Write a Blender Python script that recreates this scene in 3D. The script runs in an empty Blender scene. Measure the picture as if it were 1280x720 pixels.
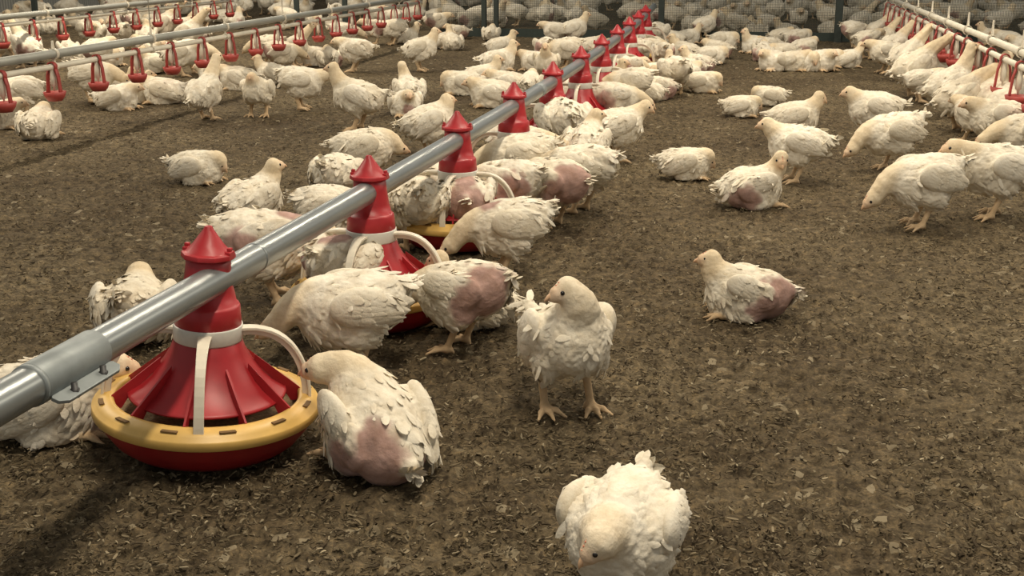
import bpy, math, random
import numpy as np
from mathutils import Matrix, Vector

random.seed(7)
rng = np.random.default_rng(7)
scene = bpy.context.scene
COL = scene.collection

# ---------------------------------------------------------------- camera
F_PX, CAM_H = 1500.0, 0.80
PITCH = math.atan(430 / F_PX)
HOUSE = math.radians(11.06)                      # the house runs a little to the right of the view
U = np.array([math.sin(HOUSE), math.cos(HOUSE), 0.0])     # along the house
W = np.array([math.cos(HOUSE), -math.sin(HOUSE), 0.0])    # across it, to the right


def at(px, py, z=0.0):
    """the point of height z that the photograph shows at (px, py)"""
    a, b = (px - 640) / F_PX, (360 - py) / F_PX
    r = np.array([a, math.cos(PITCH) + b * math.sin(PITCH), -math.sin(PITCH) + b * math.cos(PITCH)])
    return np.array([0, 0, CAM_H]) + (z - CAM_H) / r[2] * r


cam_data = bpy.data.cameras.new('camera')
cam_data.sensor_width = 36.0
cam_data.lens = F_PX / 1280 * 36.0
cam_data.clip_start = 0.05
cam_data.clip_end = 200
cam = bpy.data.objects.new('camera', cam_data)
cam.location = (0, 0, CAM_H)
cam.rotation_euler = (math.pi / 2 - PITCH, 0, 0)
COL.objects.link(cam)
scene.camera = cam

# ---------------------------------------------------------------- materials
def node_mat(name):
    m = bpy.data.materials.new(name)
    m.use_nodes = True
    nt = m.node_tree
    return m, nt, nt.nodes['Principled BSDF']


def N(nt, kind, **kw):
    n = nt.nodes.new(kind)
    for k, v in kw.items():
        setattr(n, k, v)
    return n


def noise(nt, scale, detail=3.0, rough=0.6, obj=True, vec=None):
    n = N(nt, 'ShaderNodeTexNoise')
    n.inputs['Scale'].default_value = scale
    n.inputs['Detail'].default_value = detail
    n.inputs['Roughness'].default_value = rough
    if vec is None:
        tc = N(nt, 'ShaderNodeTexCoord')
        vec = tc.outputs['Object' if obj else 'Generated']
    nt.links.new(vec, n.inputs['Vector'])
    return n


def ramp(nt, fac, stops):
    r = N(nt, 'ShaderNodeValToRGB')
    el = r.color_ramp.elements
    while len(el) < len(stops):
        el.new(0.5)
    for e, (p, c) in zip(el, stops):
        e.position = p
        e.color = (*c, 1)
    nt.links.new(fac, r.inputs['Fac'])
    return r


def mix(nt, a, b, fac=1.0, mode='MULTIPLY'):
    n = N(nt, 'ShaderNodeMix', data_type='RGBA', blend_type=mode)
    n.inputs[0].default_value = fac
    nt.links.new(a, n.inputs[6])
    nt.links.new(b, n.inputs[7])
    return n


def bump(nt, bsdf, height, strength, dist):
    b = N(nt, 'ShaderNodeBump')
    b.inputs['Strength'].default_value = strength
    b.inputs['Distance'].default_value = dist
    nt.links.new(height, b.inputs['Height'])
    nt.links.new(b.outputs['Normal'], bsdf.inputs['Normal'])


def plain(name, col, rough=0.5, metal=0.0, var=0.12, scale=40.0, bmp=0.0, spec=0.5):
    m, nt, b = node_mat(name)
    nz = noise(nt, scale, 4)
    r = ramp(nt, nz.outputs['Fac'], [(0.3, tuple(c * (1 - var) for c in col)), (0.7, tuple(min(1, c * (1 + var)) for c in col))])
    nt.links.new(r.outputs['Color'], b.inputs['Base Color'])
    b.inputs['Roughness'].default_value = rough
    b.inputs['Metallic'].default_value = metal
    b.inputs['Specular IOR Level'].default_value = spec
    if bmp:
        bump(nt, b, nz.outputs['Fac'], bmp, 0.002)
    return m


def feather_mat(name, bscale=150.0, bstr=0.5):
    m, nt, b = node_mat(name)
    at_ = N(nt, 'ShaderNodeAttribute', attribute_name='Col')
    nz = noise(nt, 45.0, 4)
    r = ramp(nt, nz.outputs['Fac'], [(0.3, (0.84, 0.80, 0.74)), (0.62, (1.0, 1.0, 1.0))])
    mx = mix(nt, at_.outputs['Color'], r.outputs['Color'], 1.0)
    oi = N(nt, 'ShaderNodeObjectInfo')
    r2 = ramp(nt, oi.outputs['Random'], [(0.0, (0.86, 0.84, 0.80)), (1.0, (1.0, 1.0, 1.0))])
    mx2 = mix(nt, mx.outputs[2], r2.outputs['Color'], 1.0)
    nt.links.new(mx2.outputs[2], b.inputs['Base Color'])
    b.inputs['Roughness'].default_value = 0.85
    b.inputs['Specular IOR Level'].default_value = 0.15
    b.inputs['Subsurface Weight'].default_value = 0.0
    nb = noise(nt, bscale, 3)
    bump(nt, b, nb.outputs['Fac'], bstr, 0.003)
    return m


M = {
    'feather': feather_mat('white_plumage'),
    'beak': plain('beak_horn', (0.62, 0.40, 0.24), 0.45),
    'eye': plain('dark_eye', (0.012, 0.010, 0.009), 0.12, var=0.0),
    'comb': plain('comb_skin', (0.62, 0.22, 0.13), 0.6),
    'red': plain('red_plastic', (0.35, 0.015, 0.020), 0.42, var=0.18, scale=14),
    'red_pan': plain('dark_red_plastic', (0.27, 0.010, 0.012), 0.45, var=0.2, scale=14),
    'drinker_red': plain('worn_red_plastic', (0.36, 0.05, 0.04), 0.5, var=0.2),
    'white_plastic': plain('ivory_plastic', (0.70, 0.64, 0.52), 0.45, var=0.1, scale=20),
    'grey_plastic': plain('collar_grey_plastic', (0.62, 0.60, 0.54), 0.5, var=0.08),
    'yellow': plain('yellow_plastic', (0.66, 0.42, 0.12), 0.42, var=0.18, scale=9),
    'slot': plain('slot_brown', (0.16, 0.09, 0.03), 0.8),
    'pipe': plain('galvanised_steel', (0.26, 0.28, 0.28), 0.31, metal=0.6, var=0.08, scale=7),
    'sleeve': plain('dull_galvanised_steel', (0.24, 0.265, 0.265), 0.5, metal=0.35, var=0.14, scale=22),
    'bolt': plain('dark_bolt', (0.05, 0.05, 0.05), 0.5, metal=0.5),
    'grey_pipe': plain('grey_pipe', (0.34, 0.34, 0.30), 0.45, metal=0.2, var=0.12, scale=6),
    'water_pipe': plain('white_water_pipe', (0.72, 0.67, 0.55), 0.5, var=0.12, scale=8),
    'feed': plain('feed_mash', (0.30, 0.21, 0.12), 0.95, var=0.4, scale=220, bmp=0.8),
    'net': plain('dark_net', (0.030, 0.042, 0.036), 0.8),
    'post': plain('dark_post', (0.025, 0.035, 0.030), 0.6),
    'cord': plain('pale_cord', (0.50, 0.47, 0.40), 0.7),
}

# ---------------------------------------------------------------- meshes
def mesh_np(name, v, quads=None, tris=None, mats=(), col=None, smooth=True, mat_idx=None):
    me = bpy.data.meshes.new(name)
    v = np.asarray(v, np.float32)
    faces = []
    nq = 0 if quads is None else len(quads)
    nt_ = 0 if tris is None else len(tris)
    me.vertices.add(len(v))
    me.vertices.foreach_set('co', v.ravel())
    loops, starts = [], []
    if nq:
        loops.append(np.asarray(quads, np.int32).ravel())
        starts.append(np.arange(nq, dtype=np.int32) * 4)
    if nt_:
        loops.append(np.asarray(tris, np.int32).ravel())
        starts.append(nq * 4 + np.arange(nt_, dtype=np.int32) * 3)
    lo = np.concatenate(loops)
    me.loops.add(len(lo))
    me.loops.foreach_set('vertex_index', lo)
    me.polygons.add(nq + nt_)
    me.polygons.foreach_set('loop_start', np.concatenate(starts))
    me.polygons.foreach_set('use_smooth', np.full(nq + nt_, smooth, dtype=bool))
    for m in mats:
        me.materials.append(m)
    if mat_idx is not None:
        me.polygons.foreach_set('material_index', np.asarray(mat_idx, np.int32))
    me.update(calc_edges=True)
    if col is not None:
        ca = me.color_attributes.new('Col', 'FLOAT_COLOR', 'POINT')
        c4 = np.ones((len(v), 4), np.float32)
        c4[:, :3] = col
        ca.data.foreach_set('color', c4.ravel())
    me.validate()
    return me


def link(name, me, parent=None):
    o = bpy.data.objects.new(name, me)
    COL.objects.link(o)
    if parent is not None:
        o.parent = parent
    return o


def tag(o, label=None, cat=None, group=None, kind=None):
    for k, v in (('label', label), ('category', cat), ('group', group), ('kind', kind)):
        if v:
            o[k] = v
    return o


class MB:
    """collects tubes, lathes and boxes and links them as one mesh"""

    def __init__(self):
        self.v, self.q, self.n, self.sm = [], [], 0, []

    def add(self, v, q, smooth=True):
        self.v.append(np.asarray(v, float))
        self.q.append(np.asarray(q, int) + self.n)
        self.sm.append(np.full(len(q), smooth))
        self.n += len(v)
        return self

    def grid(self, g, close_u=False, close_v=False, smooth=True):
        g = np.asarray(g, float)
        a, b = g.shape[:2]
        idx = np.arange(a * b).reshape(a, b)
        if close_u:
            idx = np.vstack([idx, idx[:1]])
        if close_v:
            idx = np.hstack([idx, idx[:, :1]])
        q = np.stack([idx[:-1, :-1], idx[1:, :-1], idx[1:, 1:], idx[:-1, 1:]], -1).reshape(-1, 4)
        return self.add(g.reshape(-1, 3), q, smooth)

    def lathe(self, prof, seg=48, c=(0, 0, 0), wob=None):
        th = np.linspace(0, 2 * math.pi, seg, endpoint=False)
        prof = np.asarray(prof, float)
        r, z = prof[:, 0][:, None], prof[:, 1][:, None]
        g = np.stack([r * np.cos(th) + c[0], r * np.sin(th) + c[1], z + 0 * th + c[2]], -1)
        return self.grid(g, close_v=True)

    def tube(self, pts, rad, seg=12, cap=True):
        pts = np.asarray(pts, float)
        rad = np.broadcast_to(np.asarray(rad, float), (len(pts),))
        t = np.gradient(pts, axis=0)
        t /= np.linalg.norm(t, axis=1)[:, None] + 1e-12
        ref = np.array([0, 0, 1.0]) if abs(t[:, 2]).mean() < 0.8 else np.array([1.0, 0, 0])
        a = np.cross(t, ref)
        a /= np.linalg.norm(a, axis=1)[:, None] + 1e-12
        b = np.cross(a, t)
        th = np.linspace(0, 2 * math.pi, seg, endpoint=False)
        g = pts[:, None] + rad[:, None, None] * (np.cos(th)[None, :, None] * a[:, None] + np.sin(th)[None, :, None] * b[:, None])
        if cap:
            g = np.concatenate([pts[:1, None] + 0 * g[:1], g, pts[-1:, None] + 0 * g[-1:]], 0)
        return self.grid(g, close_v=True)

    def ribbon(self, pts, wdir, w, ndir, t):
        """a bar of rectangular section w x t along pts"""
        pts = np.asarray(pts, float)
        wdir = np.broadcast_to(np.asarray(wdir, float), pts.shape)
        ndir = np.broadcast_to(np.asarray(ndir, float), pts.shape)
        w = np.broadcast_to(np.asarray(w, float), (len(pts),))[:, None]
        t = np.broadcast_to(np.asarray(t, float), (len(pts),))[:, None]
        g = np.stack([pts + wdir * w / 2 + ndir * t / 2, pts - wdir * w / 2 + ndir * t / 2,
                      pts - wdir * w / 2 - ndir * t / 2, pts + wdir * w / 2 - ndir * t / 2], 1)
        m = pts[:, None]
        g = np.concatenate([m[:1] + 0 * g[:1], g, m[-1:] + 0 * g[-1:]], 0)
        return self.grid(g, close_v=True, smooth=False)

    def box(self, c, s, ax=((1, 0, 0), (0, 1, 0), (0, 0, 1))):
        ax = np.asarray(ax, float)
        c = np.asarray(c, float)
        pts = [c - ax[0] * s[0] / 2, c + ax[0] * s[0] / 2]
        return self.ribbon(pts, ax[1], s[1], ax[2], s[2])

    def xform(self, mat):
        mat = np.asarray(mat)
        self.v = [v @ mat[:3, :3].T + mat[:3, 3] for v in self.v]
        return self

    def build(self, name, mat, parent=None, bevel=0.0):
        me = mesh_np(name, np.concatenate(self.v), np.concatenate(self.q), mats=[mat])
        me.polygons.foreach_set('use_smooth', np.concatenate(self.sm)) if len(me.polygons) == sum(map(len, self.sm)) else None
        o = link(name, me, parent)
        if bevel:
            b = o.modifiers.new('bevel', 'BEVEL')
            b.width = bevel
            b.segments = 2
        return o


def empty(name, loc, rz=0.0):
    o = bpy.data.objects.new(name, None)
    COL.objects.link(o)
    o.location = tuple(loc)
    o.rotation_euler = (0, 0, rz)
    o.empty_display_size = 0.05
    return o


def copy_tree(o, parent=None):
    c = o.copy()
    COL.objects.link(c)
    if parent is not None:
        c.parent = parent
    for ch in o.children:
        copy_tree(ch, c)
    return c


# ---------------------------------------------------------------- value noise
def _hash(ix, iy, iz, seed):
    h = (ix.astype(np.int64) * 374761393 + iy.astype(np.int64) * 668265263 + iz.astype(np.int64) * 2147483647 + seed * 974711) & 0xFFFFFFFF
    h = ((h ^ (h >> 13)) * 1274126177) & 0xFFFFFFFF
    h = ((h ^ (h >> 16)) * 2246822519) & 0xFFFFFFFF
    return ((h ^ (h >> 15)) & 0xFFFF) / 65535.0


def vnoise(p, scale, seed=0):
    p = np.asarray(p) * scale
    i = np.floor(p).astype(np.int64)
    f = p - i
    f = f * f * (3 - 2 * f)
    out = 0
    for dx in (0, 1):
        for dy in (0, 1):
            for dz in (0, 1):
                w = (f[..., 0] if dx else 1 - f[..., 0]) * (f[..., 1] if dy else 1 - f[..., 1]) * (f[..., 2] if dz else 1 - f[..., 2])
                out = out + w * _hash(i[..., 0] + dx, i[..., 1] + dy, i[..., 2] + dz, seed)
    return out


def sstep(a, b, x):
    t = np.clip((x - a) / (b - a), 0, 1)
    return t * t * (3 - 2 * t)

# ---------------------------------------------------------------- chickens
def smin(a, b, k):
    h = np.clip(0.5 + 0.5 * (b - a) / k, 0, 1)
    return b + (a - b) * h - k * h * (1 - h)


def s_ell(P, c, r):
    q = P - np.asarray(c, np.float32)
    r = np.asarray(r, np.float32)
    k0 = np.sqrt(((q / r) ** 2).sum(-1)) + 1e-6
    k1 = np.sqrt(((q / (r * r)) ** 2).sum(-1)) + 1e-6
    return k0 * (k0 - 1) / k1


def s_cap(P, a, b, ra, rb):
    a, b = np.asarray(a, np.float32), np.asarray(b, np.float32)
    ba = b - a
    q = P - a
    t = np.clip((q @ ba) / (ba @ ba + 1e-9), 0, 1)
    return np.sqrt(((q - t[..., None] * ba) ** 2).sum(-1)) - (ra + (rb - ra) * t)


def surface_nets(Fv, org, h):
    S = Fv < 0
    nx, ny, nz = Fv.shape
    cs = [(a, b, c) for a in (0, 1) for b in (0, 1) for c in (0, 1)]
    sl = lambda A, o: A[o[0]:nx - 1 + o[0], o[1]:ny - 1 + o[1], o[2]:nz - 1 + o[2]]
    cnt = sum(sl(S, o).astype(np.int8) for o in cs)
    act = (cnt > 0) & (cnt < 8)
    idx = np.full(act.shape, -1, np.int64)
    ii = np.argwhere(act)
    idx[act] = np.arange(len(ii))
    val = {o: Fv[ii[:, 0] + o[0], ii[:, 1] + o[1], ii[:, 2] + o[2]] for o in cs}
    acc = np.zeros((len(ii), 3))
    num = np.zeros((len(ii), 1))
    for a in cs:
        for ax in range(3):
            if a[ax] == 0:
                b = tuple(1 if k == ax else a[k] for k in range(3))
                va, vb = val[a], val[b]
                cr = (va < 0) != (vb < 0)
                t = np.where(cr, va / np.where(cr, va - vb, 1), 0)
                pos = np.asarray(a, float)[None] + t[:, None] * (np.asarray(b, float) - np.asarray(a, float))[None]
                acc += pos * cr[:, None]
                num += cr[:, None]
    verts = (ii + acc / num) * h + org
    quads = []
    for ax in range(3):
        A = np.moveaxis(S, ax, 0)
        I = np.moveaxis(idx, ax, 0)
        e = A[:-1, 1:-1, 1:-1] != A[1:, 1:-1, 1:-1]
        w = np.argwhere(e)
        i, j, k = w[:, 0], w[:, 1] + 1, w[:, 2] + 1
        q = np.stack([I[i, j - 1, k - 1], I[i, j, k - 1], I[i, j, k], I[i, j - 1, k]], -1)
        ins = A[i, j, k]
        flip = ins if ax != 1 else ~ins
        q[~flip] = q[~flip][:, ::-1]
        quads.append(q)
    return verts, np.concatenate(quads)


def unit(v):
    v = np.asarray(v, float)
    return v / (np.linalg.norm(v) + 1e-12)


POSE = {   # z of the body's middle, pitch (nose up), head place, where it looks
    'alert': dict(z=.140, pitch=14, head=(.100, 0, .245), look=(1, 0, -.12)),
    'low': dict(z=.138, pitch=4, head=(.132, 0, .185), look=(1, 0, -.3)),
    'drink': dict(z=.142, pitch=24, head=(.142, 0, .285), look=(1, 0, .35)),
    'peck': dict(z=.136, pitch=-14, head=(.160, 0, .052), look=(.6, 0, -.8)),
    'feed': dict(z=.136, pitch=-10, head=(.158, 0, .105), look=(.8, 0, -.6)),
    'sit': dict(z=.058, pitch=8, head=(.100, 0, .158), look=(1, 0, -.12), sit=True),
    'doze': dict(z=.058, pitch=2, head=(.100, 0, .072), look=(.62, 0, -.75), sit=True),
    'rest': dict(z=.058, pitch=6, head=(.112, 0, .112), look=(1, 0, -.25), sit=True),
}
WHITE = np.array([0.84, 0.785, 0.665])
CREAM = np.array([0.79, 0.65, 0.44])
LEG = np.array([0.62, 0.46, 0.29])
PINK = np.array([0.41, 0.272, 0.240])
DIRT = np.array([0.46, 0.37, 0.26])
PATCH = {   # bare skin, in the body's own frame: middle and radii
    'flank_l': ((-.046, .054, -.014), (.052, .040, .046)),
    'flank_r': ((-.046, -.054, -.014), (.052, .040, .046)),
    'rump': ((-.090, 0, -.020), (.042, .050, .046)),
    'back': ((-.040, 0, .062), (.052, .030, .030)),
    'rear_l': ((-.070, .034, .004), (.056, .044, .066)),
    'rear': ((-.090, 0, .0), (.050, .058, .062)),
    'shoulder': ((.040, 0, .055), (.030, .030, .024)),
    'breast': ((.09, 0, -.03), (.03, .03, .03)),
}


def blades(p, n, t, L, Wd, lift, curl, jit):
    """N feathers: rounded curved vanes rooted at p, lying along t on a skin of normal n"""
    k = len(p)
    p, n, t = (np.asarray(a, float) for a in (p, n, t))
    L, Wd, lift, curl = (np.broadcast_to(np.asarray(a, float), (k,))[:, None] for a in (L, Wd, lift, curl))
    t = t - (t * n).sum(1, keepdims=True) * n
    t /= np.linalg.norm(t, axis=1, keepdims=True) + 1e-9
    b = np.cross(n, t)
    ang = (rng.random((k, 1)) - 0.5) * 2 * jit
    t, b = t * np.cos(ang) + b * np.sin(ang), b * np.cos(ang) - t * np.sin(ang)
    rows = []
    for s, w in ((0, .45), (.3, .95), (.62, 1.0), (.86, .7), (1.0, .12)):
        mid = p + t * L * s + n * (L * (lift * s - curl * s * s))
        rows.append(np.stack([mid - b * Wd * w / 2 - n * Wd * .13 * w, mid + n * Wd * .05, mid + b * Wd * w / 2 - n * Wd * .13 * w], 1))
    v = np.stack(rows, 1).reshape(-1, 3)              # k,5,3
    base = np.arange(k)[:, None] * 15
    q = []
    for r in range(4):
        for c in range(2):
            a = r * 3 + c
            q.append(base + np.array([[a, a + 3, a + 4, a + 1]]))
    return v, np.concatenate(q, 0)


EYE_ME = {}


def small_sphere(name, r, mat, sc=(1, 1, 1), seg=10):
    mb = MB()
    th = np.linspace(-math.pi / 2, math.pi / 2, seg // 2 + 2)
    mb.lathe([(max(1e-5, r * math.cos(a)), r * math.sin(a)) for a in th], seg)
    mb.v = [v * np.asarray(sc) for v in mb.v]
    return mesh_np(name, np.concatenate(mb.v), np.concatenate(mb.q), mats=[mat])


def make_chicken(pose, h=0.004, plume=220, parts=True, patches=(), seed=0, fat=1.0, tail_up=0.0, tail_yaw=0.0,
                 dirty=0.15, wing_out=0.0, cream=.75, name='chicken', **over):
    """one bird at the origin looking along +x, the feet at z = 0: the body is one mesh, its beak, eyes, comb, wings, tail and plumage are children"""
    r = np.random.default_rng(seed + 100)
    ps = dict(POSE[pose])
    ps.update(over)
    sit = ps.get('sit', False)
    zc, th = ps['z'], math.radians(ps['pitch'])
    R = np.array([[math.cos(th), 0, -math.sin(th)], [0, 1, 0], [math.sin(th), 0, math.cos(th)]])   # torso -> bird
    C0 = np.array([0, 0, zc])
    tp = lambda *q: C0 + R @ np.asarray(q, float)
    head, look = np.asarray(ps['head'], float), unit(ps['look'])
    f = fat
    ty = math.radians(tail_yaw)
    tail0 = np.array([-.074, 0, .014])
    tail1 = tail0 + np.array([-.038 * math.cos(ty), -.038 * math.sin(ty), .016 + tail_up])

    neck0 = tp(.052, 0, .020)
    neck1 = tp(.052, 0, .020) + R @ np.array([.048, 0, .012]) + np.array([0, 0, .010 if head[2] > zc else -.002])
    nk_end = head - look * .010
    ts = np.linspace(0, 1, 6)
    nk = [(1 - t) ** 2 * neck0 + 2 * t * (1 - t) * neck1 + t * t * nk_end for t in ts]
    thin = ps.get('neck', 1.0)
    nr = [(.043 * (1 - t) + .0205 * thin * t) for t in ts]

    st = ps.get('stance', (float(r.uniform(-.012, .018)), float(r.uniform(-.012, .018))))
    legs = []
    for s, dx in ((1, st[0]), (-1, st[1])):
        if sit:
            kn = tp(.012, s * .046 * f, -.040)
            ank = np.array([.052 + dx, s * .047, .010])
            legs.append((s, kn, None, ank, (.05, s * .047)))
        else:
            kn = tp(.004, s * .042 * f, -.045)
            hock = np.array([-.016 + dx * .8, s * .040, .066])
            ank = np.array([.004 + dx, s * .041, .013])
            legs.append((s, kn, hock, ank, None))

    def torso(P):
        Q = (P - C0.astype(np.float32)) @ R.astype(np.float32)
        d = s_ell(Q, (0, 0, 0), (.090, .067 * f, .067))
        d = smin(d, s_ell(Q, (.042, 0, -.010), (.058, .062 * f, .064)), .02)
        d = smin(d, s_ell(Q, (-.052, 0, .004), (.054, .055 * f, .056)), .02)
        d = smin(d, s_cap(Q, tail0, tail1, .030, .012), .022)
        for s in (1, -1):
            d = smin(d, s_ell(Q, (.0, s * .046 * f, -.034), (.046, .028, .040)), .012)
            d = smin(d, s_ell(Q, (-.012, s * (.063 * f + wing_out), .012), (.062, .016, .040)), .006 if not parts else .014)
        return d

    def neckhead(P):
        d = 1e3
        for a, b, ra, rb in zip(nk[:-1], nk[1:], nr[:-1], nr[1:]):
            d = np.minimum(d, s_cap(P, a, b, ra, rb)) if isinstance(d, float) else smin(d, s_cap(P, a, b, ra, rb), .006)
        hb = s_cap(P, head - look * .006, head + look * .012, .0225, .0150)
        d = smin(d, hb, .010)
        d = smin(d, s_cap(P, head + look * .014 + [0, 0, -.003], head + look * .024 + [0, 0, -.005], .0095, .0045), .006)
        return d

    def lower(P):
        d = None
        thick = 1.0 if h < .0036 else 1.25
        for s, kn, hock, ank, _ in legs:
            if sit:
                c = [s_cap(P, kn, ank + [-.02, 0, .012], .024, .011), s_cap(P, ank + [-.03, 0, .004], ank, .010, .008 * thick)]
            else:
                c = [s_cap(P, kn, hock, .022, .0092), s_cap(P, hock, ank, .0080 * thick, .0068 * thick)]
            for q in c:
                d = q if d is None else smin(d, q, .006)
        if P.ndim == 4:
            zt = int(.036 / h) + 4
            e = toes(P[:, :, :zt])
            d = d.copy()
            d[:, :, :zt] = smin(d[:, :, :zt], e, .006)
            return d
        return smin(d, toes(P), .006)

    def toes(P):
        d = None
        thick = 1.0 if h < .0036 else 1.25
        for s, kn, hock, ank, _ in legs:
            for a in (-.62, 0.02, .62, math.pi + s * .5):
                ln = .046 if abs(a) < 1 else .016
                tip = np.array([ank[0] + ln * math.cos(a), ank[1] + ln * math.sin(a), .0035])
                mid = ank * .45 + tip * .55 + np.array([0, 0, .0035])
                for q in (s_cap(P, ank, mid, .0060 * thick, .0046 * thick), s_cap(P, mid, tip, .0046 * thick, .0028 * thick)):
                    d = q if d is None else smin(d, q, .006)
        return d

    pts = np.array([tp(-.15, 0, .05), tp(-.13, .08, 0), tp(.12, -.08, 0), tp(0, .085 + wing_out, .08), tp(0, -.085 - wing_out, -.075), tp(*(tail1 + [-.02, 0, .02])),
                    head + .034, head - .034, [-.06, .07, 0], [.10, -.07, 0]] + [l[3] + [.05, 0, 0] for l in legs])
    lo, hi = pts.min(0) - .012, pts.max(0) + .012
    lo[2] = -2.5 * h
    ax = [np.arange(lo[k], hi[k] + h, h, dtype=np.float32) for k in range(3)]
    G = np.stack(np.meshgrid(*ax, indexing='ij'), -1)
    dt = torso(G)
    dn = np.full(dt.shape, 1.0, np.float32)
    dl = np.full(dt.shape, 1.0, np.float32)
    npts = np.array(nk + [head + look * .03])
    s0 = np.maximum(((npts.min(0) - .075 - lo) / h).astype(int), 0)
    s1 = np.minimum(((npts.max(0) + .075 - lo) / h).astype(int) + 1, dt.shape)
    sl_ = tuple(slice(a, b) for a, b in zip(s0, s1))
    dn[sl_] = neckhead(G[sl_])
    kz = int((max(l[1][2] for l in legs) + .055 - lo[2]) / h)
    dl[:, :, :kz] = lower(G[:, :, :kz])
    D = smin(smin(dt, dn, .016), dl, .010)
    D = np.maximum(D, -(G[..., 2] - .0005))
    v, q = surface_nets(D, lo, h)
    del G, D
    # normals from the mesh
    def vnorm(v, q):
        a = np.cross(v[q[:, 2]] - v[q[:, 0]], v[q[:, 3]] - v[q[:, 1]])
        n = np.zeros_like(v)
        for k in range(4):
            np.add.at(n, q[:, k], a)
        return n / (np.linalg.norm(n, axis=1, keepdims=True) + 1e-12)
    n = vnorm(v, q)
    v32 = v.astype(np.float32)
    dt, dn, dl = torso(v32), neckhead(v32), lower(v32)
    tl = (v - C0) @ R
    w_head = sstep(-.004, .022, dt - dn)
    w_leg = sstep(-.004, .008, np.minimum(dt, dn) - dl) * (sstep(.085, .05, v[:, 2]) if not sit else 1.0)
    # ruffled down
    sm = (vnoise(v, 55, seed) - .5) * .006 + (vnoise(v * [1, 1.4, 1.4], 130, seed + 3) - .5) * .0035
    amp = (1 - w_leg) * (1 - .65 * w_head)

    def skin(x):
        tx = (x - C0) @ R
        ws_ = np.zeros(len(x))
        for pn in patches:
            c, rr = PATCH[pn]
            e = np.sqrt((((tx - np.array(c)) / np.array(rr)) ** 2).sum(1)) + (vnoise(x, 60, seed + 9) - .5) * .45
            ws_ = np.maximum(ws_, sstep(1.25, .8, e))
        return ws_
    w_skin = skin(v) * (1 - w_leg)
    v = v + n * (sm * amp * (1 - .6 * w_skin))[:, None]
    v[:, 2] = np.maximum(v[:, 2], 0.0)
    col = WHITE[None] * (0.93 + .12 * vnoise(v, 30, seed + 5))[:, None]
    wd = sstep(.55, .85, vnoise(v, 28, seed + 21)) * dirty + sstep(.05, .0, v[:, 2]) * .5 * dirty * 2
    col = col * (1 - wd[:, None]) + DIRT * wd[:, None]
    col = col * (1 - w_head[:, None] * cream) + CREAM * w_head[:, None] * cream
    face = sstep(.030, .012, np.linalg.norm(v - (head + look * .020), axis=1))
    col = col * (1 - .35 * face[:, None]) + np.array([.70, .38, .24]) * .35 * face[:, None]
    sk = PINK[None] * (.85 + .5 * vnoise(v, 70, seed + 31))[:, None]
    col = col * (1 - w_skin[:, None]) + sk * w_skin[:, None]
    col = col * (1 - w_leg[:, None]) + LEG * w_leg[:, None]
    root = link(name, mesh_np('chicken_body', v, q, mats=[M['feather']], col=col))
    if not parts:
        return root

    # ---- head: beak, eyes, comb
    side = unit(np.cross([0, 0, 1.0], look))
    up = np.cross(look, side)
    B = np.stack([look, side, up], 1)
    mb = MB()
    s_ = np.linspace(0, 1, 7)
    mb.tube([head + look * (.0215 + .0165 * t) + up * (.0010 - .0015 * t - .0050 * t ** 3) for t in s_], .0062 * (1 - s_) ** .75 + .0004, 10)
    mb.tube([head + look * (.0215 + .0120 * t) + up * (-.0042 - .0010 * t) for t in s_], .0046 * (1 - s_) ** .8 + .0003, 8)
    mb.build('beak', M['beak'], root)
    if 'eye' not in EYE_ME:
        EYE_ME['eye'] = small_sphere('eye', .0042, M['eye'])
        cb = MB()
        for i in range(7):
            x = -.004 + i * .0033
            cb.lathe([(1e-5, -.002), (.0022, 0), (.0018, .0018 + .0012 * (i % 2)), (1e-5, .0032 + .0014 * (i % 2))], 8, (x, 0, 0))
        EYE_ME['comb'] = mesh_np('comb', np.concatenate(cb.v), np.concatenate(cb.q), mats=[M['comb']])
    for s in (1, -1):
        e = link('eye', EYE_ME['eye'], root)
        e.location = head + look * .0075 + side * s * .0158 + up * .0050
    c = link('comb', EYE_ME['comb'], root)
    c.matrix_local = Matrix.Translation(Vector(head + look * .004 + up * .0165)) @ Matrix(B.tolist()).to_4x4() @ Matrix.Rotation(math.radians(28), 4, 'Y')

    # ---- wings
    for s in (1, -1):
        V, Q, n0 = [], [], 0
        cw = np.array([-.012, s * (.066 * f + wing_out), .013])
        rw = np.array([.065, .0200, .041])
        dr = math.radians(10 + 14 * r.random())          # the rear of the wing droops
        Rw = np.array([[math.cos(dr), 0, math.sin(dr)], [0, 1, 0], [-math.sin(dr), 0, math.cos(dr)]])
        Rw = np.array([[math.cos(s * .16), -math.sin(s * .16), 0], [math.sin(s * .16), math.cos(s * .16), 0], [0, 0, 1]]) @ Rw.T
        tt, pp = np.meshgrid(np.linspace(0.02, math.pi - .02, 13), np.linspace(0, 2 * math.pi, 18, endpoint=False), indexing='ij')
        dome = np.stack([np.cos(tt), np.sin(tt) * np.cos(pp), np.sin(tt) * np.sin(pp)], -1).reshape(-1, 3) * rw
        idx = np.arange(13 * 18).reshape(13, 18)
        idx = np.hstack([idx, idx[:, :1]])
        V.append(dome)
        Q.append(np.stack([idx[:-1, :-1], idx[:-1, 1:], idx[1:, 1:], idx[1:, :-1]], -1).reshape(-1, 4))
        n0 = len(dome)
        specs = [(.66, -.55, .60, 6, .030, .017, .10), (.38, -.70, .74, 8, .036, .018, .10), (.08, -.78, .78, 9, .040, .018, .09),
                 (-.24, -.74, .72, 8, .044, .018, .08), (-.52, -.6, .5, 7, .052, .016, .05), (-.1, -.9, -.2, 6, .062, .014, .02)]
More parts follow.
